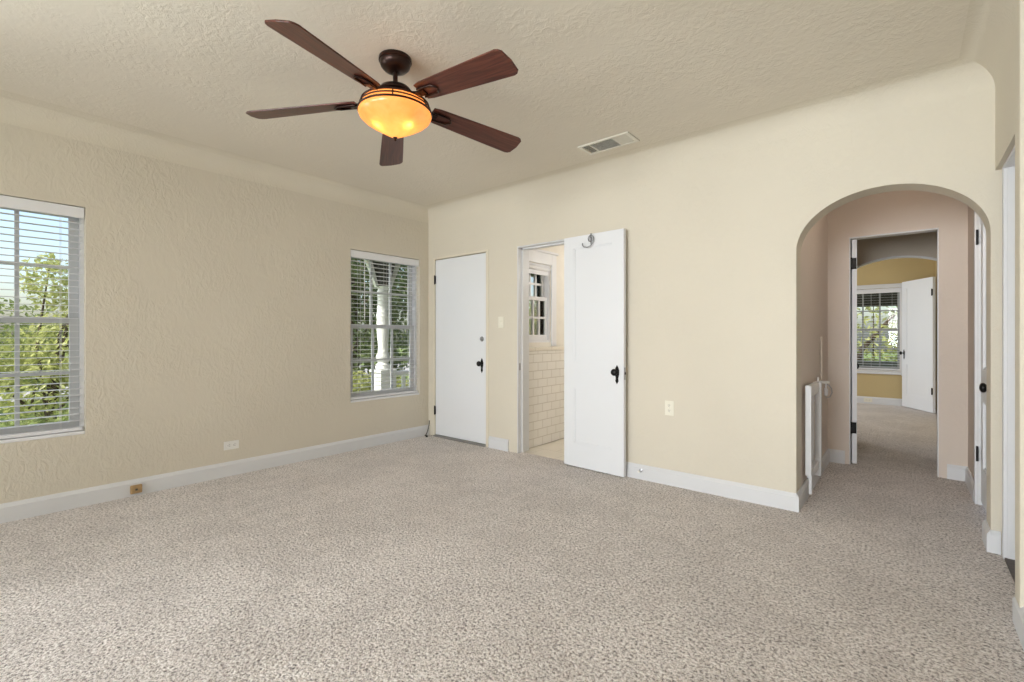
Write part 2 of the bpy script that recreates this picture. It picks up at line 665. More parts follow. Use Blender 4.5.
# baseboards
mb = MB()
skirting(mb, (LX, REAR), (LX, BY), (1, 0))
mb.build('baseboard_left', M['trim'], kind='structure')
mb = MB()
skirting(mb, (-3.32, BY), (-3.055, BY), (0, -1))
skirting(mb, (-2.27, BY), (HLX, BY), (0, -1))
skirting(mb, (HLX, BY - 0.017), (HLX, HEY), (1, 0))
mb.build('baseboard_back', M['trim'], kind='structure')
mb = MB()
skirting(mb, (0.348, BY), (0.385, BY), (0, -1))
skirting(mb, (0.348, BY - 0.017), (0.348, BY + 0.187), (-1, 0))
mb.build('baseboard_arch_pier', M['trim'], kind='structure')
mb = MB()
skirting(mb, (RX, REAR), (RX, 2.77), (-1, 0), [(d * 2.0, z) for d, z in BBP])
mb.build('baseboard_right', M['trim'], kind='structure')
mb = MB()
skirting(mb, (HLX, HEY), (-0.425, HEY), (0, -1))
skirting(mb, (0.255, HEY), (HRX, HEY), (0, -1))
skirting(mb, (HRX, 4.58), (HRX, HEY), (-1, 0))
mb.build('baseboard_hall', M['trim'], kind='structure')
mb = MB()
skirting(mb, (-2.8, 10.1), (0.36, 10.1), (0, -1))
skirting(mb, (-2.8, 6.6), (-0.62, 6.6), (0, 1))
mb.build('baseboard_far', M['trim'], kind='structure')

# ------------------------------------------------------------------ windows


def grid_window(name, frame, glass_x, axis, cols, mats, sash_w=0.05, label=None, rows=2, offs=0.03, out=-1, meet=None):
    """double-hung window in the opening frame = (a0, a1, z0, z1); axis 'x': the wall runs along y and out = sign of outside"""
    a0, a1, z0, z1 = frame
    root = empty(name, (0, 0, 0), 0, label, None, None, 'structure')
    T = Matrix.Identity(4) if axis == 'x' else Matrix(((0, 1, 0, 0), (1, 0, 0, 0), (0, 0, 1, 0), (0, 0, 0, 1)))
    # local: x = depth, y = along the wall
    f = MB()
    d0, d1 = sorted((glass_x - 0.035 * out, glass_x + 0.05 * out))
    t = 0.022
    f.box(d0, d1, a0, a0 + t, z0, z1, T).box(d0, d1, a1 - t, a1, z0, z1, T)
    f.box(d0, d1, a0 + t, a1 - t, z1 - t, z1, T).box(d0, d1, a0 + t, a1 - t, z0, z0 + t, T)
    f.build('window_frame', mats['frame'], root)
    zm = meet if meet else (z0 + z1) / 2
    for k, (zb, zt, gx) in enumerate(((z0 + t, zm + 0.02, glass_x), (zm - 0.02, z1 - t, glass_x + offs * out))):
        s = MB()
        h = 0.016
        b0, b1 = a0 + t, a1 - t
        w = sash_w
        rail_b = 0.06 if k == 0 else 0.04
        rail_t = 0.04 if k == 0 else 0.045
        s.box(gx - h, gx + h, b0, b0 + w, zb, zt, T).box(gx - h, gx + h, b1 - w, b1, zb, zt, T)
        s.box(gx - h, gx + h, b0 + w, b1 - w, zb, zb + rail_b, T).box(gx - h, gx + h, b0 + w, b1 - w, zt - rail_t, zt, T)
        sash = s.build('sash', mats['sash'], root, bevel=0.003)
        m_ = MB()
        g0, g1, q0, q1 = b0 + w, b1 - w, zb + rail_b, zt - rail_t
        mw = 0.011
        for c in range(1, cols):
            yy = g0 + (g1 - g0) * c / cols
            m_.box(gx - 0.012, gx + 0.012, yy - mw, yy + mw, q0, q1, T)
        for r_ in range(1, rows):
            zz = q0 + (q1 - q0) * r_ / rows
            m_.box(gx - 0.0125, gx + 0.0125, g0, g1, zz - mw, zz + mw, T)
        m_.build('muntins', mats['sash'], sash)
        MB().box(gx - 0.002, gx + 0.002, g0, g1, q0, q1, T).build('pane', M['glass'], sash)
    return root


WM = {'frame': M['white'], 'sash': M['sash']}
grid_window('window_1', W1, LX - 0.092, 'x', 3, WM, label='tall double-hung window at the left edge of the photo, garden tree outside')
grid_window('window_2', W2, LX - 0.092, 'x', 3, WM, label='tall double-hung window near the corner, porch post outside')
grid_window('window_3', W3, LX - 0.092, 'x', 3, WM)
WMF = {'frame': M['white'], 'sash': simple('shaded_sash_paint', (0.38, 0.39, 0.38, 1), 0.5)}  # darker sash copy, backlit shade put into the colour
grid_window('window_4', WF, 10.17, 'y', 3, WMF, 0.03, 'window in the yellow far room', out=1)
grid_window('window_5', BW, BX - 0.05, 'x', 3, {'frame': M['white'], 'sash': M['white']}, 0.035, 'small white window above the bathroom tiles', offs=0.045, meet=1.56)

# plaster-white stools of the two windows
for k, w in enumerate((W1, W2)):
    MB().box(LX - 0.135, LX - 0.002, w[0] + 0.001, w[1] - 0.001, w[2] - 0.001, w[2] + 0.022).build('trim_%d' % (k + 1), M['white'], kind='structure', bevel=0.006)
# casing of the far room's window
mb = MB()
mb.box(-0.93, -0.86, 10.08, 10.1, 0.50, 2.035).box(-0.06, 0.01, 10.08, 10.1, 0.50, 2.035)
mb.box(-0.86, -0.06, 10.08, 10.1, 1.965, 2.035).box(-0.95, 0.03, 10.06, 10.1, 0.515, 0.56)
mb.build('trim_3', M['trim'], kind='structure', bevel=0.004)
# casing of the bathroom window
mb = MB()
mb.box(BX, BX + 0.018, BW[0] - 0.03, BW[0], 1.05, 2.05).box(BX, BX + 0.018, BW[1], BW[1] + 0.085, 1.05, 2.05)
mb.box(BX, BX + 0.018, BW[0], BW[1], 1.93, 2.05)
mb.box(BX, BX + 0.03, BW[0] - 0.03, BW[1] + 0.11, 2.05, 2.075)
mb.build('trim_4', M['white'], kind='structure', bevel=0.004)


def window_blind(label, frame, depth, axis, pitch, tilt_deg, wand, sgn=1, cords=3, slat_mat='slat'):
    """horizontal slat blind, open. local x = into the room, y = along the window"""
    a0, a1, z0, z1 = frame
    root = empty('window_blind', (0, 0, 0), 0, label, 'blind')
    T = Matrix.Translation((depth, 0, 0)) if axis == 'x' else Matrix(((0, 1, 0, 0), (-1, 0, 0, depth), (0, 0, 1, 0), (0, 0, 0, 1)))
    g = 0.012
    MB().box(0.012, 0.028, a0 + g * 0.4, a1 - g * 0.4, z1 - 0.078, z1 - 0.004, T).box(0.0, 0.012, a0 + g * 0.4, a0 + g * 0.4 + 0.01, z1 - 0.078, z1 - 0.004, T).box(0.0, 0.012, a1 - g * 0.4 - 0.01, a1 - g * 0.4, z1 - 0.078, z1 - 0.004, T).build('valance', M['white'], root, bevel=0.003)
    MB().box(-0.028, 0.008, a0 + g, a1 - g, z1 - 0.05, z1 - 0.006, T).build('headrail', M['white'], root)
    zb = z0 + 0.03
    s = MB()
    z = z1 - 0.11
    t = math.radians(tilt_deg)
    while z > zb + 0.045:
        hw, th = 0.0238, 0.0012
        R = T @ Matrix.Translation((-0.006, 0, z)) @ Matrix.Rotation(t, 4, 'Y')
        s.box(-hw, hw, a0 + g, a1 - g, -th, th, R)
        z -= pitch
    s.build('slats', M[slat_mat], root)
    MB().box(-0.03, 0.018, a0 + g, a1 - g, zb - 0.004, zb + 0.018, T).build('bottom_rail', M['white'], root, bevel=0.003)
    for k in range(cords):
        yy = a0 + 0.12 + (a1 - a0 - 0.24) * k / (cords - 1)
        c = MB()
        for xx in (-0.033, 0.021):
            c.tube([(xx, yy, z1 - 0.05), (xx, yy, zb + 0.01)], 0.0011, 5, mat=T)
        c.build('ladder_cord', M['cord'], root)
    if wand:
        yy, zl = wand
        w = MB()
        w.tube([(0.034, yy, z1 - 0.08), (0.036, yy, zl)], 0.0038, 8, mat=T)
        w.tube([(0.024, yy, z1 - 0.07), (0.034, yy, z1 - 0.082)], 0.0025, 6, mat=T)
        w.build('tilt_wand', M['cord'], root)
    return root


window_blind('white slat blind in the tall window at the left edge, a tree behind it', W1, LX - 0.034, 'x', 0.0435, 0.5, None)
window_blind('white slat blind with hanging wand in the narrow window next to the front door', W2, LX - 0.034, 'x', 0.0435, 0.5, (W2[0] + 0.16, 1.33))
window_blind('white slat blind in the window of the yellow far room', (WF[0], WF[1], WF[2], WF[3]), 10.10 - 0.0 + 0.03, 'y2' if False else 'y', 0.0435, 3, None)

# ------------------------------------------------------------------ doors


def knob_set(root, T, mat, plate=True, hand=1):
    """door knob with a pointed backplate; T: local z up, -y out of the door face"""
    if plate:
        poly = [(0, 0, 0.058), (0.012, 0, 0.036), (0.020, 0, 0.012), (0.018, 0, -0.02), (0.011, 0, -0.05), (0.014, 0, -0.075), (0, 0, -0.10),
                (-0.014, 0, -0.075), (-0.011, 0, -0.05), (-0.018, 0, -0.02), (-0.020, 0, 0.012), (-0.012, 0, 0.036)]
        MB().prism(poly, (0, -0.004, 0), T).build('backplate', mat, root)
    R = T @ Matrix.Rotation(PI / 2, 4, 'X')
    prof = [(0.014, 0.0), (0.014, 0.008), (0.008, 0.012), (0.008, 0.028), (0.016, 0.034), (0.026, 0.042), (0.029, 0.050), (0.026, 0.058), (0.016, 0.064), (0.003, 0.066)]
    return MB().lathe(prof, R, 20).build('door_knob', mat, root, smooth=50)


def hinge(root, T, mat):
    m_ = MB()
    m_.box(-0.016, 0.016, -0.003, 0.0, -0.047, 0.047, T)
    m_.tube([(0, -0.006, -0.052), (0, -0.006, 0.052)], 0.0065, 8, mat=T)
    return m_.build('hinge', mat, root)


def panel_leaf(w, h, t, panels, mat, root, name='door_leaf', rec=0.009):
    """door leaf from x = 0 (hinge) to w, y = 0 (front) to t; panels = (x0, x1, z0, z1) recessed on both faces, stacked in z"""
    m_ = MB()
    x0, x1 = panels[0][0], panels[0][1]
    m_.box(0, x0, 0, t, 0, h).box(x1, w, 0, t, 0, h)
    zc = 0
    for p in sorted(panels, key=lambda q: q[2]):
        m_.box(x0, x1, 0, t, zc, p[2])
        m_.box(x0, x1, rec, t - rec, p[2], p[3])
        for (e0, e1, f0, f1) in ((x0, x0 + 0.012, p[2], p[3]), (x1 - 0.012, x1, p[2], p[3]), (x0, x1, p[2], p[2] + 0.012), (x0, x1, p[3] - 0.012, p[3])):
            m_.box(e0, e1, rec * 0.45, t - rec * 0.45, f0, f1)
        zc = p[3]
    m_.box(x0, x1, 0, t, zc, h)
    return m_.build(name, mat, root)


# front door, closed, in the back wall beside the corner
d1 = empty('door_1', (0, 0, 0), 0, 'closed white slab door in the corner beside the narrow window', None, None, 'structure')
MB().box(-4.176, -3.374, BY + 0.004, BY + 0.046, 0.022, 2.034).build('door_leaf', M['door'], d1, bevel=0.003)
mb = MB()
mb.box(-4.205, -4.181, BY - 0.006, BY + 0.1, 0, 2.041).box(-3.369, -3.335, BY - 0.006, BY + 0.1, 0, 2.041).box(-4.205, -3.335, BY - 0.006, BY + 0.1, 2.041, 2.066)
mb.build('door_frame', M['cream_trim'], d1, bevel=0.003)
MB().box(-4.181, -3.369, BY - 0.03, BY + 0.12, 0.0, 0.018).build('threshold', M['alu'], d1, bevel=0.004)
for z in (1.808, 0.301):
    hinge(d1, Matrix.Translation((-4.180, BY - 0.002, z)), M['black'])
knob_set(d1, Matrix.Translation((-3.432, BY + 0.004, 0.868)), M['black'])
mb = MB()
R = Matrix.Translation((-3.432, BY + 0.004, 1.128)) @ Matrix.Rotation(PI / 2, 4, 'X')
mb.lathe([(0.026, 0), (0.026, 0.006), (0.021, 0.012), (0.012, 0.013), (0.012, 0.02), (0.004, 0.022)], R, 20)
mb.build('deadbolt', M['chrome'], d1, smooth=40)

# bathroom door, swung open flat against the back wall
d2 = empty('door_2', (-2.350, 3.522, 0.012), math.atan2(-0.026, 0.59), 'white two-panel door swung open flat against the back wall', None, None, 'structure')
panel_leaf(0.595, 2.022, 0.036, [(0.105, 0.490, 0.205, 0.69), (0.105, 0.490, 0.915, 1.92)], M['door'], d2)
knob_set(d2, Matrix.Translation((0.535, 0.0, 0.851)), M['black'])
MB().box(0.594, 0.597, 0.008, 0.028, 0.79, 0.89).build('latch_plate', M['chrome'], d2)
MB().box(0.595, 0.603, 0.012, 0.024, 0.832, 0.852).build('latch_bolt', M['black'], d2)
for z in (1.80, 0.24):
    hinge(d2, Matrix.Translation((-0.006, 0.03, z)) @ Matrix.Rotation(-PI / 2, 4, 'Z'), M['black'])
# its frame in the wall
fr = empty('trim_5', (0, 0, 0), 0, None, None, None, 'structure')
mb = MB()
mb.box(-2.942, -2.932, BY - 0.004, BY + 0.17, 0, 2.043).box(-2.355, -2.345, BY - 0.004, BY + 0.17, 0, 2.043).box(-2.932, -2.355, BY - 0.004, BY + 0.17, 2.031, 2.043)
mb.box(-2.932, -2.918, BY + 0.05, BY + 0.085, 0, 2.03).box(-2.932, -2.355, BY + 0.05, BY + 0.085, 2.017, 2.031)
mb.build('jamb', M['trim'], fr)
MB().box(-2.9325, -2.929, BY + 0.008, BY + 0.034, 0.82, 0.89).build('strike_plate', M['chrome'], fr)

# closed closet door in the hall's right wall
d3 = empty('door_3', (0.392, 4.522, 0.03), -PI / 2, 'white two-panel door in the hall wall just behind the arch', None, None, 'structure')
panel_leaf(0.735, 1.985, 0.036, [(0.11, 0.625, 0.24, 0.69), (0.11, 0.625, 0.91, 1.87)], M['door'], d3, rec=0.012)
knob_set(d3, Matrix.Translation((0.675, 0.0, 0.828)), M['black'])
for z in (1.808, 0.32):
    hinge(d3, Matrix.Translation((-0.002, -0.012, z)), M['black'])
mb = MB()
mb.box(0.362, 0.378, 4.53, 4.585, 0, 2.05)
mb.box(0.377, 0.45, 4.524, 4.531, 0, 2.03)
mb.box(0.362, 0.378, 3.78, 4.53, 2.022, 2.075)
mb.build('trim_6', M['trim'], kind='structure', bevel=0.003)

# closed door in the right wall
d4 = empty('door_4', (0.47, 3.495, 0.035), -PI / 2, 'white door in the right wall at the right edge of the photo', None, None, 'structure')
panel_leaf(0.722, 1.99, 0.036, [(0.11, 0.61, 0.24, 0.69), (0.11, 0.61, 0.91, 1.87)], M['door'], d4)
knob_set(d4, Matrix.Translation((0.66, 0.0, 0.828)), M['black'])
mb = MB()
mb.box(0.386, 0.50, 3.500, 3.545, 0.0, 2.045)
mb.box(0.40, 0.50, 3.494, 3.500, 0.0, 2.03)
mb.box(0.50, 0.62, 3.5, BY, 0.0, 2.045)
mb.box(RX + 0.02, 0.50, 2.77, 3.5, 2.028, 2.045)
mb.build('trim_7', M['trim'], kind='structure', bevel=0.003)
MB().box(0.39, 0.66, 2.772, 3.498, 0.0, 0.012).build('trim_8', M['threshold_dark'], kind='structure')  # dark-toned strip across the doorway floor

MB().box(0.338, RX, 2.665, 2.77, 0.0, 2.48).build('trim_11', M['wall'], kind='structure', bevel=0.004)

# hall door, swung open into the vestibule
d5 = empty('door_5', (-0.338, 5.216, 0.012), math.radians(99), 'white door standing open edge-on behind the hall doorway', None, None, 'structure')
panel_leaf(0.57, 2.015, 0.036, [(0.1, 0.47, 0.2, 0.69), (0.1, 0.47, 0.91, 1.91)], M['door'], d5)
for s in (0, 1):
    T = Matrix.Translation((0.52, 0, 0.85)) if s == 0 else Matrix.Translation((0.52, 0.036, 0.85)) @ Matrix.Rotation(PI, 4, 'Z')
    knob_set(d5, T, M['black'])
for z in (1.80, 0.32):
    m_ = MB()
    m_.box(-0.004, 0.0, 0.004, 0.044, -0.05, 0.05, Matrix.Translation((0, 0, z)))
    m_.tube([(-0.006, 0.041, z - 0.055), (-0.006, 0.041, z + 0.055)], 0.007, 8)
    m_.build('hinge', M['black'], d5)
mb = MB()
mb.box(-0.392, -0.385, HEY - 0.006, HEY + 0.1, 0, 2.043).box(0.197, 0.205, HEY - 0.006, HEY + 0.1, 0, 2.043).box(-0.392, 0.205, HEY - 0.006, HEY + 0.1, 2.036, 2.048)
mb.build('trim_9', M['trim'], kind='structure')

# open door of the far room
fa = Vector((0.335, 9.385))
fb = Vector((-0.02, 10.03))
d6 = empty('door_6', (fa.x, fa.y, 0.012), math.atan2(fb.y - fa.y, fb.x - fa.x), 'white two-panel door standing open in the yellow far room', None, None, 'structure')
panel_leaf(0.735, 2.03, 0.036, [(0.11, 0.625, 0.2, 0.69), (0.11, 0.625, 0.91, 1.92)], M['door'], d6)
T = Matrix.Translation((0.68, 0.036, 0.87)) @ Matrix.Rotation(PI, 4, 'Z')
knob_set(d6, T, M['black'])
for z in (1.80, 0.32):
    hinge(d6, Matrix.Translation((0.012, 0.037, z)) @ Matrix.Rotation(PI, 4, 'Z'), M['black'])
# white strip around the second arch, standing in for light on its edge
mb = MB()
N = 48
for k in range(N):
    a, c = PI - PI * k / N, PI - PI * (k + 1) / N
    q = []
    for ang, rr in ((a, 0.0), (c, 0.0), (c, 0.012), (a, 0.012)):
        q.append((-0.07 + (0.545 - rr) * math.cos(ang), 6.494, 1.69 + (0.325 - rr) * math.sin(ang)))
    mb.prism(q, (0, 0.112, 0))
mb.build('trim_10', M['trim'], kind='structure')

# ------------------------------------------------------------------ ceiling fan
FAN = (-2.081, 1.509, 2.66)
fan = empty('ceiling_fan', FAN, 0, 'five-blade ceiling fan with dark wood blades and lit amber bowl', 'ceiling fan')
MB().lathe([(0.084, -0.025), (0.086, -0.033), (0.086, -0.043), (0.081, -0.046), (0.081, -0.054), (0.075, -0.070), (0.062, -0.084), (0.036, -0.096), (0.02, -0.099)], None, 40).build('canopy', M['bronze'], fan, smooth=35)
MB().lathe([(0.0125, -0.09), (0.0125, -0.175)], None, 16).build('downrod', M['bronze'], fan, smooth=40)
MB().lathe([(0.02, -0.165), (0.05, -0.172), (0.078, -0.186), (0.09, -0.203), (0.09, -0.212), (0.078, -0.218), (0.078, -0.248), (0.095, -0.254), (0.11, -0.262), (0.11, -0.276), (0.06, -0.28)], None, 40).build('motor_housing', M['bronze'], fan, smooth=35)
# light kit: two dark bands with posts around amber glass, a shallow pointed bowl below
MB().lathe([(0.150, -0.270), (0.172, -0.272), (0.180, -0.290), (0.186, -0.312)], None, 56, cap=False).build('glass_band', M['amber'], fan, smooth=60)
mb = MB()
for r_, z, th in ((0.174, -0.270, 0.0055), (0.183, -0.291, 0.004), (0.190, -0.313, 0.0055)):
    mb.tube([(r_ * math.cos(2 * PI * k / 56), r_ * math.sin(2 * PI * k / 56), z) for k in range(56)], th, 8, True)
for k in range(6):
    a = 2 * PI * k / 6 + 0.35
    mb.tube([(0.174 * math.cos(a), 0.174 * math.sin(a), -0.270), (0.183 * math.cos(a), 0.183 * math.sin(a), -0.291), (0.190 * math.cos(a), 0.190 * math.sin(a), -0.313)], 0.004, 6)
mb.lathe([(0.06, -0.272), (0.1, -0.274), (0.12, -0.270), (0.12, -0.275), (0.1, -0.28), (0.06, -0.28)], None, 40)
mb.build('light_ring', M['bronze'], fan, smooth=40)
prof = [(0.188, -0.315), (0.190, -0.325), (0.183, -0.341), (0.160, -0.362), (0.126, -0.384), (0.086, -0.406), (0.046, -0.428), (0.018, -0.443), (0.006, -0.447)]
MB().lathe(prof, None, 56, cap=False).build('glass_bowl', M['amber'], fan, smooth=60)
MB().lathe([(0.012, -0.434), (0.014, -0.442), (0.010, -0.449), (0.006, -0.453), (0.008, -0.459), (0.002, -0.465)], None, 16).build('finial', M['bronze'], fan, smooth=40)
for s in (-1, 1):
    MB().lathe([(0.008, 0.02), (0.02, 0.006), (0.028, -0.014), (0.022, -0.034), (0.008, -0.042)], Matrix.Translation((0.078 * 0.765 * s + 0.03, 0.078 * 0.644 * s - 0.035, -0.335)), 16).build('bulb', M['white_plastic'], fan, smooth=60)
PITCH, DROOP = math.radians(13), 0.0


def blade_mesh():
    pts = []
    hw = [(0.20, 0.052), (0.24, 0.060), (0.40, 0.067), (0.60, 0.075), (0.735, 0.080)]
    up = [(x, w) for x, w in hw] + [(0.752, 0.074), (0.765, 0.060)]
    dn = [(x, -w) for x, w in hw] + [(0.752, -0.074), (0.765, -0.060)]
    poly = [(x, y, -0.004) for x, y in up] + [(0.772, 0.0, -0.004)] + [(x, y, -0.004) for x, y in reversed(dn)]
    return MB().prism(poly, (0, 0, 0.008))


proto_iron = None
for k in range(5):
    ang = 5.065 - k * 2 * PI / 5
    bl = blade_mesh().build('blade', M['blade'], fan, bevel=0.002) if k == 0 else bl0.copy()
    if k == 0:
        bl0 = bl
        ir = MB()
        ir.box(0.10, 0.235, -0.017, 0.017, -0.013, -0.0045)
        ir.tube([(0.205, -0.03, -0.009), (0.30, -0.026, -0.009), (0.322, 0.0, -0.009), (0.30, 0.026, -0.009), (0.205, 0.03, -0.009)], 0.0055, 8)
        ir.tube([(0.085, 0, 0.015), (0.12, 0, 0.008), (0.2, 0, -0.006)], 0.012, 8)
        iron0 = ir.build('blade_iron', M['bronze'], bl, smooth=50)
    else:
        COL.objects.link(bl)
        bl.parent = fan
        ir = iron0.copy()
        COL.objects.link(ir)
        ir.parent = bl
    bl.location = (0, 0, -0.248)
    bl.scale = (1.02, 1.0, 1.0)
    bl.rotation_euler = Matrix.Rotation(ang, 3, 'Z').to_4x4().to_euler()
    bl.rotation_euler = (Matrix.Rotation(ang, 3, 'Z') @ Matrix.Rotation(math.radians(5.0), 3, 'Y') @ Matrix.Rotation(-PITCH, 3, 'X')).to_euler()
for s in (-1, 1):
    lt = add_light('fan_bulb', 'POINT', (FAN[0] + 0.078 * 0.765 * s + 0.03, FAN[1] + 0.078 * 0.644 * s - 0.035, FAN[2] - 0.385), 0.22, (1.0, 0.66, 0.30), radius=0.02)
add_light('fan_bulb', 'POINT', (FAN[0], FAN[1], FAN[2] - 0.290), 0.9, (1.0, 0.62, 0.28), radius=0.03)

# ------------------------------------------------------------------ ceiling vent
vent = empty('ceiling_vent', (-1.745, 3.217, H), 0, 'cream metal air vent in the ceiling above the open bathroom door', 'vent')
mb = MB()
mb.box(-0.212, 0.212, -0.1, -0.078, -0.012, 0).box(-0.212, 0.212, 0.078, 0.1, -0.012, 0)
mb.box(-0.212, -0.186, -0.078, 0.078, -0.012, 0).box(0.186, 0.212, -0.078, 0.078, -0.012, 0)
mb.box(0.07, 0.082, -0.078, 0.078, -0.011, 0).box(-0.125, -0.115, -0.078, 0.078, -0.011, 0)
mb.build('vent_frame', M['vent'], vent, bevel=0.003)
MB().box(-0.186, 0.186, -0.078, 0.078, -0.003, 0.0).build('duct_opening', M['ventdark'], vent)
mb = MB()
for k in range(13):
    y = -0.072 + 0.012 * k
    mb.box(-0.115, 0.07, -0.006, 0.006, -0.0008, 0.0008, Matrix.Translation((0, y, -0.007)) @ Matrix.Rotation(math.radians(35), 4, 'X'))
for x0, x1, n_, s in ((-0.186, -0.125, 6, 35), (0.082, 0.186, 9, -35)):
    for k in range(n_):
        x = x0 + (x1 - x0) * (k + 0.5) / n_
        mb.box(-0.006, 0.006, -0.078, 0.078, -0.0008, 0.0008, Matrix.Translation((x, 0, -0.007)) @ Matrix.Rotation(math.radians(s), 4, 'Y'))
mb.build('louvres', M['vent'], vent)

# ------------------------------------------------------------------ plates, jack, hook, stops


def wall_outlet(label, T, mat, horizontal=False):
    """duplex outlet; T: local x right, z up, -y out of the wall"""
    root = empty('wall_outlet', (0, 0, 0), 0, label, 'outlet')
    root.matrix_world = T
    Rl = Matrix.Rotation(PI / 2, 4, 'Y') if horizontal else Matrix.Identity(4)
    MB().box(-0.035, 0.035, -0.005, 0, -0.057, 0.057, Rl).build('cover_plate', mat, root, bevel=0.002)
    for s in (-1, 1):
        MB().lathe([(0.0165, 0.0), (0.0165, 0.007), (0.015, 0.008)], Rl @ Matrix.Translation((0, 0, 0.02 * s)) @ Matrix.Rotation(PI / 2, 4, 'X'), 20).build('socket', mat, root)
        sl = MB()
        for q in (-0.006, 0.006):
            sl.box(q - 0.0012, q + 0.0012, -0.0086, -0.0075, 0.02 * s - 0.001, 0.02 * s + 0.008, Rl)
        sl.lathe([(0.0025, 0.0075), (0.0025, 0.0086)], Rl @ Matrix.Translation((0, 0, 0.02 * s - 0.008)) @ Matrix.Rotation(PI / 2, 4, 'X'), 10)
        sl.build('slots', M['slot'], root)
    return root


wall_outlet('white horizontal outlet low on the left wall between the windows', Matrix.Translation((LX, 1.48, 0.252)) @ Matrix.Rotation(PI / 2, 4, 'Z'), M['white_plastic'], True)
wall_outlet('ivory upright outlet on the back wall between open door and arch', Matrix.Translation((-1.411, BY, 0.598)), M['plastic'])
wall_outlet('small outlet on the baseboard under the far room window', Matrix.Translation((-0.50, 10.083, 0.062)), M['plastic'], True)

sw = empty('light_switch', (-3.16, BY, 1.30), 0, 'ivory light switch plate between front door and bathroom doorway', 'light switch')
MB().box(-0.035, 0.035, -0.005, 0, -0.057, 0.057).build('cover_plate', M['plastic'], sw, bevel=0.002)
MB().box(-0.005, 0.005, -0.014, -0.004, -0.004, 0.012, Matrix.Rotation(math.radians(-14), 4, 'X')).build('toggle', M['plastic'], sw)

jk = empty('phone_jack', (LX + 0.017, 0.845, 0.05), PI / 2, 'small tan phone jack box on the left baseboard', 'phone jack')
MB().box(-0.034, 0.034, -0.022, 0, -0.03, 0.03).build('jack_body', M['jackwood'], jk, bevel=0.006)
MB().box(-0.007, 0.007, -0.0232, -0.0215, -0.008, 0.006).build('jack_port', M['slot'], jk)

cb = empty('cable_stub', (LX + 0.045, 3.532, 0.0), 0, 'loose dark cable end on the carpet in the corner by the front door', 'cable')
mb = MB()
mb.tube([(-0.02, 0.045, 0.17), (-0.016, 0.035, 0.12), (-0.008, 0.01, 0.06), (0.0, -0.02, 0.02), (0.012, -0.05, 0.012), (0.03, -0.04, 0.02)], 0.005, 8)
mb.build('cable', M['slot'], cb, smooth=60)
MB().lathe([(0.008, 0), (0.011, 0.006), (0.011, 0.024), (0.006, 0.028)], Matrix.Translation((0.03, -0.05, 0.010)) @ Matrix.Rotation(PI / 2, 4, 'Y'), 14).build('plug', M['slot'], cb, smooth=40)

hk = empty('door_hook', (-2.077, 3.505, 2.034), math.atan2(-0.026, 0.59), 'silver scroll hook hung over the top of the open bathroom door', 'hook')
mb = MB()
pts = []
for k in range(30):
    u = k / 29.0
    a = 2.5 * PI * (1 - u)
    r_ = 0.009 + 0.023 * u
    pts.append((0.014 + r_ * math.cos(a), -0.010, -0.046 + r_ * 1.1 * math.sin(a)))
pts += [(0.044, -0.011, -0.064), (0.035, -0.013, -0.086), (0.018, -0.018, -0.105), (-0.008, -0.026, -0.117), (-0.038, -0.032, -0.111), (-0.055, -0.032, -0.092), (-0.054, -0.028, -0.076)]
mb.tube(pts, 0.0042, 8)
mb.build('scroll', M['silver'], hk, smooth=60)
MB().box(0.010, 0.018, -0.0065, -0.004, -0.085, 0.003).box(0.010, 0.018, -0.0065, 0.046, 0.0008, 0.003).box(0.010, 0.018, 0.043, 0.046, -0.03, 0.003).build('strap', M['silver'], hk)

ds = empty('door_stop', (-1.64, BY - 0.017, 0.072), 0, 'small metal door stop on the baseboard beside the open door', 'door stop')
MB().lathe([(0.014, 0), (0.014, 0.003), (0.005, 0.006), (0.005, 0.034), (0.0075, 0.036)], Matrix.Rotation(PI / 2, 4, 'X'), 14).build('stem', M['chrome'], ds, smooth=40)
MB().lathe([(0.009, 0.036), (0.009, 0.046), (0.004, 0.05)], Matrix.Rotation(PI / 2, 4, 'X'), 14).build('bumper', M['white_plastic'], ds, smooth=40)

# ------------------------------------------------------------------ folded gate on the hall's left wall
gt = empty('safety_gate', (-0.548, 3.80, 0.0), 0, 'white slatted safety gate folded against the hall wall inside the arch', 'gate')
g0, g1 = 0.0, 0.46
MB().box(0.012, 0.048, g0, g0 + 0.055, 0.19, 0.815).build('stile', M['white'], gt, bevel=0.003)
MB().box(0.014, 0.056, g1 - 0.045, g1, 0.10, 0.812).build('stile', M['white'], gt, bevel=0.003)
MB().box(0.014, 0.046, g0 + 0.055, g1 - 0.045, 0.735, 0.812).build('top_rail', M['white'], gt, bevel=0.003)
MB().box(0.014, 0.046, g0 + 0.055, g1 - 0.045, 0.16, 0.215).build('bottom_rail', M['white'], gt, bevel=0.003)
MB().box(0.030, 0.048, g0 + 0.02, g0 + 0.055, 0.06, 0.19).build('foot', M['white'], gt, bevel=0.002)
for k in range(4):
    y = g0 + 0.12 + k * 0.075
    MB().box(0.008, 0.018, y - 0.016, y + 0.016, 0.215, 0.735).build('slat', M['white'], gt, bevel=0.002)
mb = MB()
mb.tube([(0.03, g1 + 0.012, 0.16), (0.03, g1 + 0.012, 0.84)], 0.006, 8)
for z in (0.25, 0.66, 0.80):
    mb.box(0.0, 0.045, g1 - 0.02, g1 + 0.02, z - 0.006, z + 0.006)
mb.build('hinge_rod', M['white_plastic'], gt)

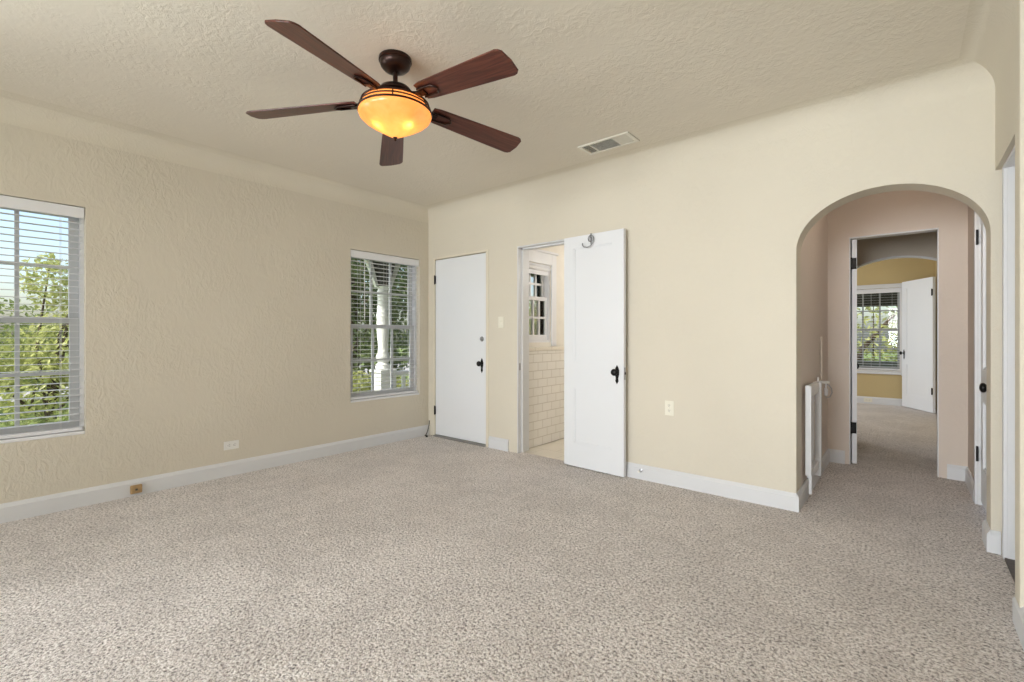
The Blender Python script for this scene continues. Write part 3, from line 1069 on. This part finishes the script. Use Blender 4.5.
lt = empty('gate_latch', (-0.556, 4.62, 0.70), 0, 'white wall latch with bent wire loop at the far side of the folded gate', 'latch')
MB().box(0.0, 0.075, -0.03, 0.03, 0.07, 0.088).build('shelf_bracket', M['white_plastic'], lt, bevel=0.003)
MB().lathe([(0.006, 0.07), (0.006, 0.03), (0.013, 0.028), (0.015, 0.0), (0.013, -0.03), (0.005, -0.032)], Matrix.Translation((0.05, 0, 0)), 16).build('spool', M['white'], lt, smooth=40)
pts = [(0.05, 0.0, -0.03), (0.052, 0.0, -0.05), (0.078, 0.0, -0.04), (0.092, 0.0, -0.005), (0.088, 0.0, 0.03), (0.07, 0.0, 0.055), (0.055, 0.0, 0.06)]
MB().tube(pts, 0.004, 8).build('wire_loop', M['chrome'], lt, smooth=60)
cv = MB().box(HLX, HLX + 0.014, 4.72, 4.79, 0.79, 1.15).build('cable_cover', M['hall'], None, bevel=0.004)
tag(cv, 'narrow painted cable cover running up the hall wall above the gate latch', 'cable cover')

# rolled shade in the bathroom window
rs = empty('roller_shade', (BX - 0.02, 0, 1.885), 0, 'white rolled-up shade at the top of the bathroom window', 'roller shade')
MB().lathe([(0.026, BW[0] + 0.012), (0.026, BW[1] - 0.012)], Matrix.Rotation(-PI / 2, 4, 'X'), 20).build('roll', M['white'], rs, smooth=40)
MB().box(-0.003, 0.0, BW[0] + 0.015, BW[1] - 0.015, -0.06, 0.0).build('shade_cloth', M['white'], rs)
MB().box(-0.008, 0.005, BW[0] + 0.015, BW[1] - 0.015, -0.07, -0.058).build('hem_bar', M['white'], rs)

# ------------------------------------------------------------------ outdoors
mb = MB()
mb.box(-70, 40, -50, 60, -0.75, -0.55)
mb.build('ground', M['grass'], kind='structure')
MB().box(-24, -17.5, -50, 60, -0.55, -0.52).build('road', M['road'], kind='structure')
mb = MB()
mb.box(-6.35, -4.44, 3.2, 9.0, -0.55, -0.2)
mb.box(-4.44, -3.14, BY + 0.175, 9.0, -0.55, -0.2)
mb.build('porch_floor', M['porch_floor'], kind='structure')
mb = MB()
mb.box(-6.5, -4.46, 3.0, 9.0, 2.5, 2.62)
mb.box(-4.46, -3.14, BY + 0.175, 9.0, 2.5, 2.62)
for k in range(14):
    mb.box(-6.5, -4.46, 3.0 + 0.42 * k, 3.02 + 0.42 * k, 2.492, 2.5)
mb.build('porch_roof', M['porch_dark'], kind='structure')

CX, CY = -6.0, 4.13


def porch_post(label, x, y):
    root = empty('porch_post', (x, y, -0.2), 0, label, 'porch post', 'turned posts of the porch')
    MB().box(-0.125, 0.125, -0.125, 0.125, 0, 0.82).box(-0.145, 0.145, -0.145, 0.145, 0.82, 0.86).box(-0.14, 0.14, -0.14, 0.14, 0, 0.12).build('pedestal', M['porch_white'], root, bevel=0.008)
    prof = [(0.105, 0.86), (0.105, 0.93), (0.075, 0.96), (0.10, 1.0), (0.105, 1.05), (0.075, 1.12), (0.072, 1.2), (0.09, 1.4), (0.095, 1.55), (0.09, 1.62), (0.1, 1.66), (0.085, 1.72), (0.08, 1.95), (0.095, 2.0), (0.075, 2.06), (0.1, 2.1)]
    MB().lathe(prof, None, 28).build('turned_shaft', M['porch_white'], root, smooth=40)
    MB().box(-0.09, 0.09, -0.09, 0.09, 2.1, 2.7).build('post_head', M['porch_dark'], root)
    for s in (-1, 1):
        q = [(0, 0.09 * s, 2.08), (0, 0.13 * s, 2.08), (0, 0.40 * s, 2.69), (0, 0.28 * s, 2.69)]
        MB().prism([(-0.03, a, b_) for _, a, b_ in q], (0.06, 0, 0)).build('brace', M['porch_white'], root)
    MB().prism([(-0.012, -0.1, 2.1), (-0.012, 0.1, 2.1), (-0.012, 0.3, 2.69), (-0.012, -0.3, 2.69)], (0.024, 0, 0)).build('gusset_board', M['porch_dark'], root)
    return root


porch_post('white turned porch post seen through the narrow window blind', CX, CY)


def porch_railing(label, x, y0, y1, axis='y'):
    root = empty('porch_railing', (x, y0 + 0.0, -0.2), 0, label, 'railing')
    L_ = y1 - y0
    MB().box(-0.06, 0.06, 0.15, L_ - 0.15, 0.76, 0.82).build('top_rail', M['porch_white'], root, bevel=0.01)
    MB().box(-0.03, 0.03, 0.15, L_ - 0.15, 0.1, 0.15).build('lower_rail', M['porch_white'], root)
    MB().box(-0.02, 0.02, 0.15, L_ - 0.15, 0.44, 0.47).build('middle_rail', M['porch_white'], root)
    n_ = int((L_ - 0.3) / 0.16)
    for k in range(n_):
        y = 0.2 + (L_ - 0.4) * k / (n_ - 1)
        MB().box(-0.02, 0.02, y - 0.025, y + 0.025, 0.15, 0.76).build('baluster', M['porch_white'], root)
    return root


porch_railing('white porch railing with square balusters beside the turned post', CX, CY, CY + 2.3)
porch_post('white turned porch post further along the railing', CX, CY + 2.3)

# balustrade outside the far room
bal = empty('balustrade', (-0.5, 11.6, -0.3), 0, 'grey stone balustrade outside the far room window', 'balustrade')
stone = simple('grey_stone', srgb(132, 134, 124), 0.8, vary=0.1)
MB().box(-1.6, 1.6, -0.09, 0.09, 0.86, 0.97).build('coping', stone, bal, bevel=0.01)
MB().box(-1.6, 1.6, -0.09, 0.09, 0.0, 0.12).build('plinth', stone, bal, bevel=0.01)
b0 = None
for k in range(16):
    if b0 is None:
        b0 = MB().lathe([(0.05, 0.12), (0.035, 0.18), (0.03, 0.24), (0.062, 0.4), (0.066, 0.46), (0.032, 0.66), (0.04, 0.74), (0.06, 0.80), (0.06, 0.86)], None, 14).build('baluster', stone, bal, smooth=50)
        o = b0
    else:
        o = b0.copy()
        COL.objects.link(o)
        o.parent = bal
    o.location = (-1.5 + 0.2 * k, 0, 0)
MB().box(-2.2, 1.6, 10.26, 12.0, -0.55, -0.2).build('terrace_slab', M['porch_floor'], kind='structure')
mb = MB()
mb.box(-2.2, 1.6, 10.26, 12.1, 2.0, 2.1).box(-2.2, 1.6, 12.0, 12.1, 1.76, 2.0)
mb.build('darkening_canopy', M['porch_dark'], kind='structure')  # low canopy added to darken the top of the far window


def leaves(name, blobs, n, size, mat, parent, seed, droop=0.0):
    """crown of single leaves: blobs = (x, y, z, rx, ry, rz)"""
    g = np.random.default_rng(seed)
    w = np.array([b_[3] * b_[4] * b_[5] for b_ in blobs]) ** 0.7
    idx = g.choice(len(blobs), n, p=w / w.sum())
    B = np.array(blobs)[idx]
    d = g.normal(size=(n, 3))
    d /= np.linalg.norm(d, axis=1)[:, None]
    r_ = g.uniform(0.25, 1.0, n) ** 0.5
    c = B[:, :3] + d * B[:, 3:] * r_[:, None]
    nrm = d * 0.5 + g.normal(size=(n, 3)) * 0.6 + np.array([0, 0, 0.5])
    nrm /= np.linalg.norm(nrm, axis=1)[:, None]
    t = np.cross(nrm, g.normal(size=(n, 3)))
    t /= np.linalg.norm(t, axis=1)[:, None]
    b_ = np.cross(nrm, t)
    s = size * g.uniform(0.6, 1.3, n)[:, None]
    v = np.stack([c - t * s, c - b_ * s * 0.42 + nrm * s * 0.1, c + t * s, c + b_ * s * 0.42 + nrm * s * 0.1], 1).reshape(-1, 3)
    return raw_mesh(name, v, [(4 * i, 4 * i + 1, 4 * i + 2, 4 * i + 3) for i in range(n)], mat, parent)


def tree(name, label, cat, loc, blobs, n, size, mat, seed, trunk=None, branches=(), group=None):
    root = empty(name, loc, 0, label, cat, group)
    leaves('foliage', blobs, n, size, M[mat], root, seed)
    m_ = MB()
    if trunk:
        m_.tube(trunk[0], trunk[1], 8)
    for b_ in branches:
        m_.tube(b_, [0.025, 0.018, 0.008][:len(b_)], 6)
    m_.build('trunk', M['bark'], root, smooth=60)
    return root


def sticks(blobs, base, z0):
    out = []
    for b_ in blobs:
        mid = (b_[0] * 0.45, b_[1] * 0.45, z0 + (b_[2] - z0) * 0.55)
        out.append([(base[0], base[1], z0), mid, (b_[0], b_[1], b_[2] + b_[5] * 0.4)])
    return out


bl_ = [(0, 0.1, 1.0, .7, .55, .5), (0.1, 0.45, 1.6, .7, .55, .55), (-.2, -0.35, 1.35, .5, .4, .45), (0, 0.75, 2.2, .5, .45, .5), (0.1, 0.2, 2.45, .35, .3, .4), (0.2, 1.0, 1.3, .6, .6, .6), (0, 0.7, 2.75, .3, .25, .3)]
tree('garden_tree', 'light green leafy tree outside the window at the left edge', 'tree', (-9.0, 0.62, -0.55), bl_, 7500, 0.046, 'leaf_light', 11, ([(0, 0.2, 0), (0.03, 0.25, 0.9), (0, 0.4, 1.9)], [0.07, 0.05, 0.02]), sticks(bl_, (0, 0.2), 0.5))
bl_ = [(0, 0, .45, .55, .8, .45), (0.1, 0.9, .5, .5, .7, .5), (0, -0.8, .4, .5, .6, .4)]
tree('garden_shrub', 'low green shrub at the foot of the left window', 'shrub', (-7.4, 0.3, -0.55), bl_, 5000, 0.045, 'leaf_mid', 12, None, sticks(bl_, (0, 0), 0.02))
bl_ = [(0, 0, 1.5, 1.2, 1.6, 1.2), (0, 1.4, 1.2, 1.1, 1.2, 1.0), (0.2, -1.5, 1.3, 1.0, 1.2, 1.0)]
tree('street_tree', 'pale bushy tree far across the lawn beyond the left window', 'tree', (-15.5, 0.3, -0.55), bl_, 5000, 0.09, 'leaf_mid', 13, ([(0, 0, 0), (0, 0, 1.5)], [0.14, 0.08]), sticks(bl_, (0, 0), 0.4))
for k, (x, y, hgt, seed) in enumerate(((-9.6, 5.8, 1.0, 21), (-9.8, 9.4, 1.0, 22), (-13.4, 9.6, 1.3, 23))):
    bl_ = [(0, 0, 1.4 * hgt, 1.2, 1.3, 1.3 * hgt), (0.2, 0.7, 3.0 * hgt, 1.1, 1.1, 1.0 * hgt), (-.1, -.7, 3.1 * hgt, 1.0, 1.1, 1.0 * hgt), (0.3, 0.1, 4.2 * hgt, .9, .9, .8 * hgt)]
    tree('evergreen_tree', ('dense dark tree left of the porch post beyond the lawn', 'dense dark tree behind the porch railing', 'tall dark tree at the back of the garden behind the other two')[k], 'tree', (x, y, -0.55), bl_, 6500, 0.085, 'leaf_dark', seed, ([(0, 0, 0), (0, 0, 3.0)], [0.18, 0.08]), sticks(bl_, (0, 0), 0.6), 'dark trees outside the narrow window')
bl_ = [(0, 0, .55, .5, .8, .55), (0.1, 0.9, .5, .45, .6, .5)]
tree('hedge_shrub', 'bright green shrub in front of the porch post', 'shrub', (-8.0, 4.75, -0.55), bl_, 5000, 0.045, 'leaf_light', 31, None, sticks(bl_, (0, 0), 0.02))
bl_ = [(0, 0, 2.0, 1.2, .8, 1.3), (1.0, 0.2, 1.4, 1.0, .8, 1.0), (-1.1, 0.1, 1.3, 1.0, .8, 1.0)]
tree('yard_tree', 'leafy tree with bare branches outside the far room window', 'tree', (-0.6, 14.2, -0.55), bl_, 2200, 0.08, 'leaf_light', 41, ([(-0.6, 0, 0), (-0.2, -.3, 1.4), (0.7, -.4, 2.6)], [0.09, 0.06, 0.03]), sticks(bl_, (0, 0), 0.6))
bl_ = [(0, 0, 1.0, .6, .8, .8), (0, 0.2, 2.2, .55, .7, .7)]
tree('porch_shrub', 'tall green shrub beyond the porch seen through the bathroom window', 'shrub', (-7.6, 10.2, -0.55), bl_, 4500, 0.06, 'leaf_mid', 51, None, sticks(bl_, (0, 0), 0.02))
